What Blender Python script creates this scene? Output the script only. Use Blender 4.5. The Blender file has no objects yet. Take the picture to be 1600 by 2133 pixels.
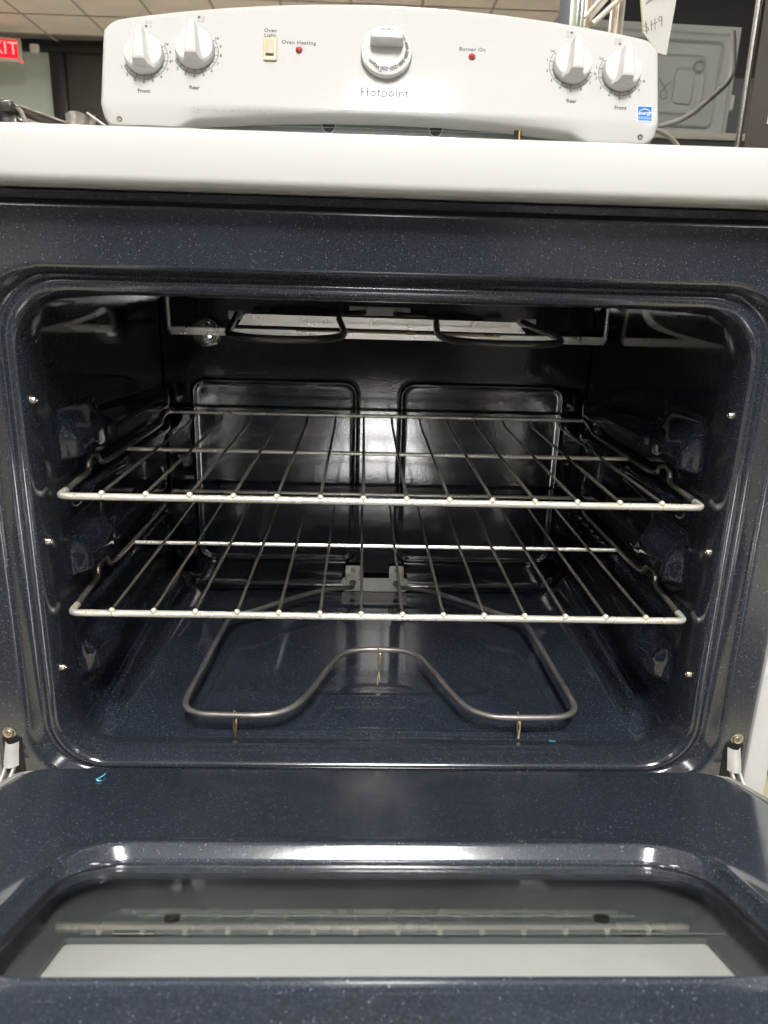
import bpy, bmesh, math, random
from mathutils import Matrix, Vector, noise
random.seed(7)
SC = bpy.context.scene
C = bpy.data.collections.new("place"); SC.collection.children.link(C)
PI = math.pi; R = math.radians

# ------------------------------------------------------------------ camera
cd = bpy.data.cameras.new("camera"); cam = bpy.data.objects.new("camera", cd); C.objects.link(cam)
yaw, pitch, roll = 0.033548, 0.297919, 0.027952
fwd = Vector((math.sin(yaw)*math.cos(pitch), math.cos(yaw)*math.cos(pitch), -math.sin(pitch)))
rt = Vector((math.cos(yaw), -math.sin(yaw), 0)); up = rt.cross(fwd)
r2 = rt*math.cos(roll)+up*math.sin(roll); u2 = up*math.cos(roll)-rt*math.sin(roll)
m = Matrix((r2, u2, -fwd)).transposed().to_4x4(); m.translation = (-0.0216, -0.6538, 0.3053)
cam.matrix_world = m
cd.sensor_fit = 'AUTO'; cd.sensor_width = 36; cd.lens = 1565.83/2133*36
cd.clip_start = 0.01; cd.clip_end = 100
cd.dof.use_dof = True; cd.dof.focus_distance = 0.85; cd.dof.aperture_fstop = 13.0
SC.camera = cam

# ------------------------------------------------------------------ light and exposure
W = bpy.data.worlds.new("World"); SC.world = W; W.use_nodes = True
bg = W.node_tree.nodes["Background"]; bg.inputs[0].default_value = (0.80, 0.80, 0.785, 1); bg.inputs[1].default_value = 0.36
SC.view_settings.view_transform = 'Standard'; SC.view_settings.look = 'None'
SC.view_settings.exposure = 0.10; SC.view_settings.gamma = 1
SC.cycles.max_bounces = 10; SC.cycles.transparent_max_bounces = 12; SC.cycles.glossy_bounces = 6
SC.cycles.sample_clamp_indirect = 6
LIGHT = 50.0

# ------------------------------------------------------------------ materials
def nmat(name):
    m = bpy.data.materials.new(name); m.use_nodes = True
    nt = m.node_tree; return m, nt, nt.nodes["Principled BSDF"]
def pmat(name, col, rough=.5, metal=0, spec=.5, coat=0, noise_amt=0, noise_scale=20, bump=0, bump_scale=200, coat_rough=.05, aniso=None):
    m, nt, b = nmat(name); L = nt.links
    b.inputs["Base Color"].default_value = (*col, 1); b.inputs["Roughness"].default_value = rough
    b.inputs["Metallic"].default_value = metal; b.inputs["Specular IOR Level"].default_value = spec
    b.inputs["Coat Weight"].default_value = coat; b.inputs["Coat Roughness"].default_value = coat_rough
    tc = nt.nodes.new("ShaderNodeTexCoord")
    if noise_amt:
        n = nt.nodes.new("ShaderNodeTexNoise"); n.inputs["Scale"].default_value = noise_scale; n.inputs["Detail"].default_value = 5
        L.new(tc.outputs["Object"], n.inputs["Vector"])
        r = nt.nodes.new("ShaderNodeValToRGB"); r.color_ramp.elements[0].position = .3; r.color_ramp.elements[1].position = .7
        r.color_ramp.elements[0].color = (*[c*(1-noise_amt) for c in col], 1); r.color_ramp.elements[1].color = (*[min(1, c*(1+noise_amt*.6)) for c in col], 1)
        L.new(n.outputs["Fac"], r.inputs[0]); L.new(r.outputs[0], b.inputs["Base Color"])
        mr = nt.nodes.new("ShaderNodeMapRange"); mr.inputs[3].default_value = rough*.8; mr.inputs[4].default_value = min(1, rough*1.25)
        L.new(n.outputs["Fac"], mr.inputs[0]); L.new(mr.outputs[0], b.inputs["Roughness"])
    if bump:
        n2 = nt.nodes.new("ShaderNodeTexNoise"); n2.inputs["Scale"].default_value = bump_scale; n2.inputs["Detail"].default_value = 2
        if aniso:
            mp = nt.nodes.new("ShaderNodeMapping"); mp.inputs["Scale"].default_value = aniso
            L.new(tc.outputs["Object"], mp.inputs[0]); L.new(mp.outputs[0], n2.inputs["Vector"])
        else: L.new(tc.outputs["Object"], n2.inputs["Vector"])
        bp = nt.nodes.new("ShaderNodeBump"); bp.inputs["Strength"].default_value = 1; bp.inputs["Distance"].default_value = bump
        L.new(n2.outputs["Fac"], bp.inputs["Height"]); L.new(bp.outputs[0], b.inputs["Normal"])
    return m
def enamel(name, base, rough, fleck=.55, thr=.80, scale=1500, bump=0.00002, bscale=170, ior=1.80):
    """navy porcelain enamel with tiny pale mineral flecks"""
    m, nt, b = nmat(name); L = nt.links; N = nt.nodes
    tc = N.new("ShaderNodeTexCoord")
    col = None
    def fl(scale, thr, size, colr, prev):
        v = N.new("ShaderNodeTexVoronoi"); v.inputs["Scale"].default_value = scale; L.new(tc.outputs["Object"], v.inputs["Vector"])
        s = N.new("ShaderNodeSeparateColor"); L.new(v.outputs["Color"], s.inputs[0])
        g = N.new("ShaderNodeMath"); g.operation = 'GREATER_THAN'; g.inputs[1].default_value = thr; L.new(s.outputs[0], g.inputs[0])
        l = N.new("ShaderNodeMath"); l.operation = 'LESS_THAN'; l.inputs[1].default_value = size; L.new(v.outputs["Distance"], l.inputs[0])
        k = N.new("ShaderNodeMath"); k.operation = 'MULTIPLY'; L.new(g.outputs[0], k.inputs[0]); L.new(l.outputs[0], k.inputs[1])
        k2 = N.new("ShaderNodeMath"); k2.operation = 'MULTIPLY'; L.new(k.outputs[0], k2.inputs[0]); L.new(s.outputs[1], k2.inputs[1])
        x = N.new("ShaderNodeMix"); x.data_type = 'RGBA'; L.new(k2.outputs[0], x.inputs[0])
        if prev is None: x.inputs[6].default_value = (*base, 1)
        else: L.new(prev, x.inputs[6])
        x.inputs[7].default_value = (*colr, 1)
        return x.outputs[2]
    big = N.new("ShaderNodeTexNoise"); big.inputs["Scale"].default_value = 9; big.inputs["Detail"].default_value = 3
    L.new(tc.outputs["Object"], big.inputs["Vector"])
    cr = N.new("ShaderNodeValToRGB"); cr.color_ramp.elements[0].position = .3; cr.color_ramp.elements[1].position = .7
    cr.color_ramp.elements[0].color = (*[c*.85 for c in base], 1); cr.color_ramp.elements[1].color = (*[c*1.15 for c in base], 1)
    L.new(big.outputs["Fac"], cr.inputs[0])
    o = fl(scale*1.9, .55, .45, [fleck*.35, fleck*.42, fleck*.55], cr.outputs[0])
    o = fl(scale, thr, .36, [fleck, fleck*1.02, fleck*1.08], o)
    o = fl(scale*.55, .93, .30, [fleck*1.3, fleck*1.35, fleck*1.5], o)
    L.new(o, b.inputs["Base Color"]); b.inputs["Roughness"].default_value = rough
    b.inputs["IOR"].default_value = ior
    n2 = N.new("ShaderNodeTexNoise"); n2.inputs["Scale"].default_value = bscale; n2.inputs["Detail"].default_value = 2
    L.new(tc.outputs["Object"], n2.inputs["Vector"])
    bp = N.new("ShaderNodeBump"); bp.inputs["Distance"].default_value = bump; L.new(n2.outputs["Fac"], bp.inputs["Height"]); L.new(bp.outputs[0], b.inputs["Normal"])
    return m
def glass(name, tint, gloss=.9, ior=1.52):
    m = bpy.data.materials.new(name); m.use_nodes = True; nt = m.node_tree; nt.nodes.clear(); N = nt.nodes; L = nt.links
    o = N.new("ShaderNodeOutputMaterial"); mx = N.new("ShaderNodeMixShader"); t = N.new("ShaderNodeBsdfTransparent"); g = N.new("ShaderNodeBsdfGlossy")
    f = N.new("ShaderNodeFresnel"); f.inputs[0].default_value = ior; t.inputs[0].default_value = (*tint, 1)
    g.inputs["Roughness"].default_value = .015; g.inputs["Color"].default_value = (gloss, gloss, gloss, 1)
    ge = N.new("ShaderNodeNewGeometry"); io = N.new("ShaderNodeMix"); io.inputs[2].default_value = ior; io.inputs[3].default_value = 1/ior
    L.new(ge.outputs["Backfacing"], io.inputs[0]); L.new(io.outputs[0], f.inputs[0])
    L.new(f.outputs[0], mx.inputs[0]); L.new(t.outputs[0], mx.inputs[1]); L.new(g.outputs[0], mx.inputs[2]); L.new(mx.outputs[0], o.inputs[0])
    return m
def emit(name, col, s):
    m = bpy.data.materials.new(name); m.use_nodes = True; nt = m.node_tree; nt.nodes.clear()
    o = nt.nodes.new("ShaderNodeOutputMaterial"); e = nt.nodes.new("ShaderNodeEmission"); e.inputs[0].default_value = (*col, 1); e.inputs[1].default_value = s
    nt.links.new(e.outputs[0], o.inputs[0]); return m

NAVY = (.013, .018, .030)
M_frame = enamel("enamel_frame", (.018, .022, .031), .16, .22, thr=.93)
M_cav = enamel("enamel_cavity", (.0050, .0072, .0130), .085, .20, thr=.93, bump=.00002, bscale=160, ior=1.6)  # same enamel; base and flecks lowered for the weaker light inside
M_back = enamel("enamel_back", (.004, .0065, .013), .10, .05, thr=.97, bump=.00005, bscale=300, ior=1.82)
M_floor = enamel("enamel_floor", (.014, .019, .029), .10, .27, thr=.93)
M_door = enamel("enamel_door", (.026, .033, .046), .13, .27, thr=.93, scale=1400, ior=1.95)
M_white = pmat("white_enamel", (.58, .58, .575), .055, bump=.00005, bump_scale=260, spec=.5)
M_whitetop = pmat("white_cooktop_enamel", (.61, .61, .59), .16, noise_amt=.015, noise_scale=6, bump=.00003, bump_scale=150)
M_plastic = pmat("white_knob_plastic", (.69, .685, .675), .16, spec=.5)
M_knobgrip = M_plastic
M_print = pmat("grey_print", (.12, .115, .115), .5)
M_brand = pmat("pale_brand_print", (.21, .21, .22), .6, spec=.02)
M_dialring = pmat("dial_ring_grey", (.12, .125, .14), .5)
M_bisque = pmat("bisque_plastic", (.62, .55, .38), .35)
M_bisque2 = pmat("bisque_rocker", (.52, .45, .32), .4)
M_dark = pmat("black_gap", (.01, .01, .012), .6)
M_red = pmat("red_lens", (.45, .005, .01), .08, coat=1)
M_redrim = pmat("red_lens_rim", (.10, .01, .01), .3)
M_steel = pmat("brushed_steel", (.80, .78, .74), .48, metal=.5, noise_amt=.1, noise_scale=60, bump=.00006, bump_scale=300, aniso=(1, 40, 40))
M_chrome = pmat("rack_chrome", (.56, .51, .43), .24, metal=.86, noise_amt=.18, noise_scale=45)
M_rail = pmat("rack_rail_chrome", (.97, .93, .82), .27, metal=.62, noise_amt=.05, noise_scale=12)  # cream base carries part of the ceiling light the chrome would mirror
M_nub = pmat("rack_weld_nub", (.92, .86, .70), .35, metal=.5)
M_element = pmat("heating_element_sheath", (.25, .23, .22), .38, metal=.65, noise_amt=.35, noise_scale=28, bump=.00003, bump_scale=900)
M_brass = pmat("golden_wire", (.70, .52, .28), .3, metal=1)
M_screw = pmat("zinc_screw", (.72, .66, .55), .25, metal=1)
M_galv = pmat("galvanised_hinge", (.62, .62, .60), .36, metal=.35, noise_amt=.15, noise_scale=80)
M_taupe = pmat("taupe_trim", (.33, .30, .285), .35, noise_amt=.08, noise_scale=30)
M_liner = pmat("door_liner_grey", (.17, .185, .183), .45, metal=.3, noise_amt=.15, noise_scale=12)
M_linerl = pmat("door_liner_light", (.17, .18, .175), .4, metal=.3, noise_amt=.1, noise_scale=12)
M_frit = pmat("white_frit_panel", (.84, .84, .79), .35, bump=.00002, bump_scale=900)
M_frit2 = pmat("white_frit_centre", (.90, .895, .85), .4, bump=.00003, bump_scale=1400)
M_glass = glass("door_glass", (.975, .982, .978), .96, 2.25)
M_bulb = pmat("bulb_glass_cover", (.30, .30, .28), .12, metal=.55, coat=1)
M_bluebit = pmat("light_blue_film", (.18, .62, .80), .4)
M_riser = pmat("grey_riser_metal", (.16, .18, .175), .4, metal=.2, noise_amt=.2, noise_scale=40)
M_sblue = pmat("sticker_blue", (.01, .16, .52), .35)
M_swhite = pmat("sticker_white", (.80, .84, .88), .35)
M_slight = pmat("sticker_pale_blue", (.25, .48, .80), .35)
M_yellow = pmat("yellow_wire", (.75, .55, .05), .4)

# ------------------------------------------------------------------ helpers
def link(name, me, mat=None, parent=None, M=None, smooth=35):
    if mat:
        for mm in (mat if isinstance(mat, (list, tuple)) else [mat]): me.materials.append(mm)
    if smooth:
        for p in me.polygons: p.use_smooth = True
        me.set_sharp_from_angle(angle=R(smooth))
    o = bpy.data.objects.new(name, me); C.objects.link(o)
    if M is not None: o.matrix_world = M
    if parent is not None:
        o.parent = parent; o.matrix_parent_inverse = PW[parent.name].inverted()
    PW[o.name] = M.copy() if M is not None else Matrix.Identity(4)
    if parent is not None and M is None: pass
    return o
PW = {}
def fin(name, bm, mat=None, parent=None, M=None, smooth=35, recalc=True):
    if recalc: bmesh.ops.recalc_face_normals(bm, faces=bm.faces)
    me = bpy.data.meshes.new(name); bm.to_mesh(me); bm.free()
    return link(name, me, mat, parent, M, smooth)
def empty(name, loc, label, cat, group=None, rz=0):
    o = bpy.data.objects.new(name, None); C.objects.link(o); o.empty_display_size = .05
    M = Matrix.Translation(loc) @ Matrix.Rotation(rz, 4, 'Z'); o.matrix_world = M; PW[o.name] = M.copy()
    tag(o, label, cat, group); return o
def tag(o, label, cat, group=None):
    o["label"] = label; o["category"] = cat
    if group: o["group"] = group
    return o
def struct(o): o["kind"] = "structure"; return o
def box(bm, c, s, bev=0, seg=2, M=None):
    g = bmesh.ops.create_cube(bm, size=1)
    vs = g["verts"]
    for v in vs: v.co = Vector((c[0]+v.co.x*s[0], c[1]+v.co.y*s[1], c[2]+v.co.z*s[2]))
    if bev:
        es = list({e for v in vs for e in v.link_edges})
        rr = bmesh.ops.bevel(bm, geom=es, offset=bev, segments=seg, affect='EDGES', profile=.5)
        vs = list({v for f in rr["faces"] for v in f.verts} | {v for v in vs if v.is_valid})
    if M is not None:
        for v in vs: v.co = M @ v.co
    return vs
def bx(x0, x1, y0, y1, z0, z1): return ((x0+x1)/2, (y0+y1)/2, (z0+z1)/2), (x1-x0, y1-y0, z1-z0)
def tube(bm, pts, r, n=10, caps=True, closed=False, flat=None):
    pts = [Vector(p) for p in pts]; k = len(pts)
    rs = r if isinstance(r, (list, tuple)) else [r]*k
    rings = []; prev = None
    for i, p in enumerate(pts):
        a = pts[(i-1) % k] if (i > 0 or closed) else p; b = pts[(i+1) % k] if (i < k-1 or closed) else p
        t = (b-a).normalized()
        if prev is None:
            h = Vector((0, 0, 1)) if abs(t.z) < .9 else Vector((1, 0, 0)); nn = (h-t*h.dot(t)).normalized()
        else: nn = (prev-t*prev.dot(t)).normalized()
        prev = nn; bb = t.cross(nn)
        fx, fy = flat or (1, 1)
        rings.append([bm.verts.new(p+(nn*math.cos(2*PI*j/n)*fx+bb*math.sin(2*PI*j/n)*fy)*rs[i]) for j in range(n)])
    for i in range(k-1 if not closed else k):
        A, B = rings[i], rings[(i+1) % k]
        for j in range(n): bm.faces.new((A[j], A[(j+1) % n], B[(j+1) % n], B[j]))
    if caps and not closed: bm.faces.new(rings[0][::-1]); bm.faces.new(rings[-1])
def catmull(P, sub=8, closed=False):
    P = [Vector(p) for p in P]; out = []; n = len(P)
    for i in range(n if closed else n-1):
        p0 = P[(i-1) % n] if (i > 0 or closed) else P[0]; p1 = P[i]; p2 = P[(i+1) % n]; p3 = P[(i+2) % n] if (i < n-2 or closed) else P[-1]
        for s in range(sub):
            t = s/sub
            out.append(.5*((2*p1)+(p2-p0)*t+(2*p0-5*p1+4*p2-p3)*t*t+(3*p1-p0-3*p2+p3)*t**3))
    if not closed: out.append(P[-1])
    return out
def fillet(P, r, seg=5):
    """round the corners of a polyline"""
    P = [Vector(p) for p in P]; out = [P[0]]
    for i in range(1, len(P)-1):
        a, b, c = P[i-1], P[i], P[i+1]; rr = min(r, (a-b).length*.45, (c-b).length*.45)
        p, q = b+(a-b).normalized()*rr, b+(c-b).normalized()*rr
        for s in range(seg+1):
            t = s/seg; out.append(p*(1-t)**2+b*2*t*(1-t)+q*t*t)
    out.append(P[-1]); return out
def rrect(hx0, hx1, z0, z1, r, n=8, ne=(24, 24), rb=None):
    """rounded rectangle, counter-clockwise from bottom left; same number of points whatever the radii"""
    rb = r if rb is None else rb; P = []
    def arc(cx, cz, rr, a0): return [(cx+rr*math.cos(a0+PI/2*k/n), cz+rr*math.sin(a0+PI/2*k/n)) for k in range(n+1)]
    def seg(a, b, k): return [(a[0]+(b[0]-a[0])*i/k, a[1]+(b[1]-a[1])*i/k) for i in range(1, k)]
    A = [arc(hx0+rb, z0+rb, rb, PI), arc(hx1-rb, z0+rb, rb, 1.5*PI), arc(hx1-r, z1-r, r, 0), arc(hx0+r, z1-r, r, PI/2)]
    for i in range(4):
        P += A[i]; P += seg(A[i][-1], A[(i+1) % 4][0], ne[i % 2])
    return P
def loft(bm, rings):
    V = [[bm.verts.new(p) for p in ring] for ring in rings]; n = len(V[0])
    for A, B in zip(V, V[1:]):
        for j in range(n): bm.faces.new((A[j], A[(j+1) % n], B[(j+1) % n], B[j]))
    return V
def grid(bm, nx, ny, f):
    V = [[bm.verts.new(f(i/nx, j/ny)) for j in range(ny+1)] for i in range(nx+1)]
    for i in range(nx):
        for j in range(ny): bm.faces.new((V[i][j], V[i+1][j], V[i+1][j+1], V[i][j+1]))
    return V
def sm(a, b, x): t = max(0, min(1, (x-a)/(b-a))); return t*t*(3-2*t)
def lathe(bm, prof, n=32, M=None, cap=True):
    rings = [[bm.verts.new((M or Matrix()) @ Vector((r*math.cos(2*PI*j/n), r*math.sin(2*PI*j/n), z))) for j in range(n)] for r, z in prof]
    for A, B in zip(rings, rings[1:]):
        for j in range(n): bm.faces.new((A[j], A[(j+1) % n], B[(j+1) % n], B[j]))
    if cap: bm.faces.new(rings[-1]); bm.faces.new(rings[0][::-1])
def text_bm(bm, s, size, M, ext=.0001, align='CENTER', bold=0, space=1.0, shear=0):
    cu = bpy.data.curves.new("t", 'FONT'); cu.body = s; cu.size = size; cu.extrude = ext; cu.align_x = align; cu.align_y = 'CENTER'
    cu.offset = bold; cu.space_character = space; cu.resolution_u = 3; cu.shear = shear
    o = bpy.data.objects.new("t", cu); SC.collection.objects.link(o)
    dg = bpy.context.evaluated_depsgraph_get(); me = bpy.data.meshes.new_from_object(o.evaluated_get(dg))
    me.transform(M); bm.from_mesh(me)
    bpy.data.objects.remove(o); bpy.data.meshes.remove(me); bpy.data.curves.remove(cu)
def T(*v): return Matrix.Translation(v)
def RX(a): return Matrix.Rotation(a, 4, 'X')
def RY(a): return Matrix.Rotation(a, 4, 'Y')
def RZ(a): return Matrix.Rotation(a, 4, 'Z')
def screw_bm(r=.004, h=.0025, slot=True):
    bm = bmesh.new(); lathe(bm, [(r*1.35, 0), (r*1.35, .0006), (r, .0007), (r, h*.6), (r*.8, h), (r*.45, h*1.05), (r*.3, h*.5)], 20); return bm

FLOORZ = -.51
# ================================================================== ROOM
bm = bmesh.new(); box(bm, *bx(-9, 9, -9, 10, FLOORZ-.1, FLOORZ-.006))
floor = struct(fin("floor", bm, pmat("shop_floor_screed", (.52, .47, .38), .6), smooth=0))
M_ftile = pmat("cream_floor_tile", (.62, .56, .42), .35, noise_amt=.12, noise_scale=14)
bm = bmesh.new(); box(bm, (0, 0, -.003), (.302, .302, .006), bev=.0012, seg=1); me = None
ft = fin("floor_tile", bm, M_ftile, floor, T(0, 0, FLOORZ)); first = True
for i in range(-2, 9):
    for j in range(-6, 8):
        o = ft if first else ft.copy()
        if not first: C.objects.link(o)
        first = False; o.matrix_world = T(.08+i*.305, .06+j*.305, FLOORZ)
# ceiling with lay-in tiles and grid
CZ = 2.52
bm = bmesh.new(); box(bm, *bx(-9, 9, -9, 10, CZ+.02, CZ+.1))
ceil = struct(fin("ceiling", bm, pmat("ceiling_deck", (.2, .18, .16), .9), smooth=0))
M_ctile = pmat("ceiling_tile_mineral", (.86, .79, .71), .95, noise_amt=.07, noise_scale=3, bump=.0006, bump_scale=90)
M_tbar = pmat("ceiling_grid_metal", (.45, .39, .34), .6)
bm = bmesh.new(); box(bm, (0, 0, .004), (.575, .575, .012), bev=.003, seg=1)
ct = fin("ceiling_tile", bm, M_ctile, ceil, T(0, 0, CZ)); n = 0
LAMPS = [(.13, -1.32), (.08, -2.10), (-2.5, -1.64), (2.76, -1.64), (.13, 1.4), (-2.5, 1.4), (2.76, 1.4), (.13, -4.6), (-2.5, -4.6), (2.76, -4.6), (.13, 5.2), (-2.5, 5.2), (2.76, 5.2)]
for i in range(-7, 9):
    for j in range(-2, 15):
        x, y = -1.66+i*.595, 7.2-.2975+(j-13)*.595
        if n >= 290: break
        if y < .5 and abs(i) > 5: continue
        if any(abs(x-lx) < .46 and abs(y-ly) < .85 for lx, ly in LAMPS): continue
        o = ct if n == 0 else ct.copy()
        if n: C.objects.link(o)
        n += 1; o.matrix_world = T(x, y, CZ)
bm = bmesh.new()
for i in range(-7, 10): box(bm, *bx(-1.66+(i-.5)*.595-.011, -1.66+(i-.5)*.595+.011, -1.6, 8.1, CZ-.004, CZ+.004))
g1 = fin("grid_runner", bm, M_tbar, ceil, smooth=0); g1["kind"] = "stuff"
bm = bmesh.new()
for j in range(-2, 16): box(bm, *bx(-6, 4.5, 7.2+(j-13)*.595-.009, 7.2+(j-13)*.595+.009, CZ-.007, CZ-.0042))
g2 = fin("grid_cross_bar", bm, M_tbar, ceil, smooth=0); g2["kind"] = "stuff"
# lamps in the ceiling
M_lamp = emit("troffer_diffuser", (1.0, .985, .96), LIGHT*1.4); M_lampb = emit("troffer_diffuser_boosted", (1.0, .985, .96), LIGHT*2.3); M_lamp2 = emit("troffer_diffuser_dim", (1.0, .965, .91), LIGHT*.42); M_lframe = pmat("troffer_frame", (.7, .7, .68), .4)  # strengths set for effect: aisle lamp boosted for its reflection, back row for ceiling
def troffer(x, y, sx, sy, label):
    t = empty("ceiling_light", (x, y, CZ-.01), label, "ceiling light", "troffers in the shop ceiling")
    bm = bmesh.new()
    for c, s in ((bx(-sx/2-.03, -sx/2, -sy/2-.03, sy/2+.03, -.012, .02)), (bx(sx/2, sx/2+.03, -sy/2-.03, sy/2+.03, -.012, .02)), (bx(-sx/2, sx/2, -sy/2-.03, -sy/2, -.012, .02)), (bx(-sx/2, sx/2, sy/2, sy/2+.03, -.012, .02))): box(bm, c, s)
    fin("frame", bm, M_lframe, t, T(x, y, CZ-.01), 0)
    bm = bmesh.new(); box(bm, (0, 0, .006), (sx, sy, .006)); fin("diffuser", bm, M_lampb if y == -2.10 else M_lamp if y == -1.32 or y > 5 else M_lamp2, t, T(x, y, CZ-.01), 0)
rows = ["over the aisle in front of the range", "over the range", "at the back of the shop", "at the front of the shop"]
for lx, ly in LAMPS:
    rw = {-1.64: 0, -1.32: 0, -2.10: 0, 1.4: 1, 5.2: 2, -4.6: 3}[ly]; side = "middle" if abs(lx) < 1 else ("left" if lx < 0 else "right")
    troffer(lx, ly, *{-1.32: (.40, .58), -2.10: (.55, .60)}.get(ly, (.40, 1.2)), (f"bright white {side} ceiling light {rows[rw]}" if ly not in (-1.32, -2.10) else ("small square ceiling light mirrored below the centre knob" if ly == -1.32 else "wide ceiling light mirrored on the oven back wall")))
# far walls
bm = bmesh.new(); box(bm, *bx(-9, -3.25, 8.1, 8.2, FLOORZ, CZ))
struct(fin("wall_teal", bm, pmat("pale_teal_paint", (.50, .57, .51), .7, noise_amt=.06, noise_scale=1.2), smooth=0))
bm = bmesh.new(); box(bm, *bx(-3.25, 9, 8.12, 8.2, FLOORZ, CZ))
struct(fin("wall_dark", bm, pmat("charcoal_partition", (.055, .048, .045), .35, noise_amt=.2, noise_scale=1.5), smooth=0))
t = empty("partition_frame", (-3.25, 8.08, FLOORZ), "black metal post and header framing the dark partition", "frame")
bm = bmesh.new(); box(bm, *bx(-3.25, -3.10, 8.04, 8.115, FLOORZ, CZ-.06), bev=.01); fin("post", bm, pmat("black_metal", (.022, .02, .024), .4), t)
bm = bmesh.new(); box(bm, *bx(-3.6, -.9, 8.03, 8.115, CZ-.09, CZ-.012), bev=.005); fin("header", bm, pmat("black_header", (.02, .02, .022), .4), t)
bm = bmesh.new(); box(bm, *bx(-9, 9, -9.1, -9, FLOORZ, CZ))
struct(fin("wall_rear", bm, pmat("grey_wall_paint", (.42, .41, .39), .8), smooth=0))
# exit sign
EX = Matrix.Translation((-3.49, 7.5, 2.305)) @ RZ(R(12)) @ RX(PI/2)
t = empty("exit_sign", (-3.40, 7.5, 2.29), "glowing red EXIT sign in a beige case under the ceiling", "exit sign")
bm = bmesh.new(); box(bm, (0, 0, -.03), (.37, .205, .06), bev=.006); fin("case", bm, pmat("beige_sign_case", (.50, .45, .36), .5), t, EX)
bm = bmesh.new(); box(bm, (-.005, .005, .002), (.31, .155, .004), bev=.001, seg=1); fin("face", bm, emit("exit_red", (1.0, .015, .03), 1.6), t, EX)
bm = bmesh.new(); text_bm(bm, "EXIT", .150, EX.inverted() @ EX @ T(-.004, .006, .006), .001, bold=.001, space=1.05); fin("lettering", bm, emit("exit_letters", (1, .45, .36), 1.0), t, EX, 0)
bm = bmesh.new(); lathe(bm, [(.012, 0), (.012, .006), (.006, .009)], 12); fin("indicator_lamp", bm, emit("sign_test_lamp", (1, .05, .03), 2), t, EX @ T(.178, -.098, 0))
bm = bmesh.new(); box(bm, (0, 0, 0), (.085, .05, .085), bev=.018, seg=3)
tag(fin("emergency_lamp", bm, pmat("grey_lamp_box", (.42, .40, .36), .5), None, T(-3.15, 7.45, 2.30)), "small rounded grey box lamp right beside the exit sign", "lamp")

# ================================================================== BACKGROUND GOODS
# dark refrigerator at the right edge of the picture
FRM = T(.512, .512, 0) @ RZ(R(-25)) @ T(-.512, -.512, 0)
FR = empty("refrigerator", (.95, .75, FLOORZ), "glossy black refrigerator with a silver edge at the right border", "refrigerator")
bm = bmesh.new(); box(bm, *bx(.516, 1.3, .53, 1.2, FLOORZ+.02, 1.3), bev=.004); fin("body", bm, pmat("black_fridge_side", (.03, .03, .032), .4), FR, FRM)
bm = bmesh.new(); box(bm, *bx(.516, 1.3, .50, .526, FLOORZ+.1, 1.3), bev=.003); fin("door", bm, pmat("black_gloss_door", (.085, .076, .066), .06, noise_amt=.25, noise_scale=5), FR, FRM)
bm = bmesh.new(); tube(bm, [(.508, .512, FLOORZ+.1), (.508, .512, 1.3)], .0042, 10); fin("edge_trim", bm, pmat("bright_edge_trim", (.75, .74, .70), .25, metal=1), FR, FRM)
bm = bmesh.new(); box(bm, *bx(.541, .62, .4975, .4985, .528, .582)); fin("paper_label", bm, pmat("white_label", (.82, .8, .72), .7), FR, FRM, smooth=0)
# white dryer seen from its embossed side
DX = T(1.33, 3.2, .995) @ RY(R(0.8))
DR = empty("dryer", (1.33, 3.3, .995), "pale grey-white appliance with embossed panel standing on the dark shelf", "dryer")
def emb(x, z, x0, x1, z0, z1, r, w, h):
    cx, cz, hx, hz = (x0+x1)/2, (z0+z1)/2, (x1-x0)/2-r, (z1-z0)/2-r
    qx, qz = abs(x-cx)-hx, abs(z-cz)-hz
    d = math.hypot(max(qx, 0), max(qz, 0))+min(max(qx, qz), 0)-r
    return h*math.exp(-(d/w)**2)
def dface(u, v):
    x, z = -.42+u*.75, v*.455
    y = emb(x, z, -.34, .262, .035, .385, .03, .006, .010)-emb(x, z, -.10, .19, .095, .335, .03, .005, .006)
    y += emb(x, z, -.40, .305, -.02, .425, .03, .006, -.006)
    y += emb(x, z, .06, .15, .13, .275, .02, .004, .006)+(.012*math.exp(-((math.hypot(x-.165, z-.285)-.022)/.006)**2))
    return (x, y, z)
bm = bmesh.new(); V = grid(bm, 150, 90, dface)
fin("side_panel", bm, pmat("dryer_enamel", (.27, .29, .275), .35, noise_amt=.05, noise_scale=3), DR, DX)
bm = bmesh.new(); box(bm, *bx(-.42, .33, .012, .6, 0, .455), bev=.003); fin("body", bm, pmat("dryer_body", (.28, .295, .28), .4), DR, DX)
bm = bmesh.new(); box(bm, *bx(.334, .36, .02, .07, .12, .19), bev=.01, seg=3); fin("hinge_cover", bm, pmat("dryer_knob", (.52, .50, .48), .4), DR, DX)
bm = bmesh.new(); tube(bm, catmull([(-.02, -.004, .235), (.012, -.004, .20), (.03, -.004, .165), (.012, -.004, .15), (-.004, -.004, .17), (.02, -.004, .205), (.045, -.004, .23)], 6), .0016, 6)
fin("marker_scribble", bm, pmat("grey_marker", (.16, .17, .16), .6), DR, DX)
bm = bmesh.new(); box(bm, *bx(.2, 2.3, 3.05, 3.9, .955, .985), bev=.004)
SH = empty("shelf", (1.2, 3.3, FLOORZ), "dark steel shelf carrying the pale embossed appliance", "shelf")
fin("shelf_board", bm, pmat("shelf_light_edge", (.30, .29, .25), .5), SH)
bm = bmesh.new(); box(bm, *bx(.2, 2.3, 3.06, 3.1, .86, .952)); fin("shelf_beam", bm, pmat("shelf_beam", (.02, .02, .02), .5), SH)
bm = bmesh.new(); box(bm, *bx(.2, 2.3, 3.04, 3.09, .80, .857)); fin("shelf_beam", bm, pmat("shelf_beam_grey", (.14, .14, .15), .5), SH)
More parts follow.
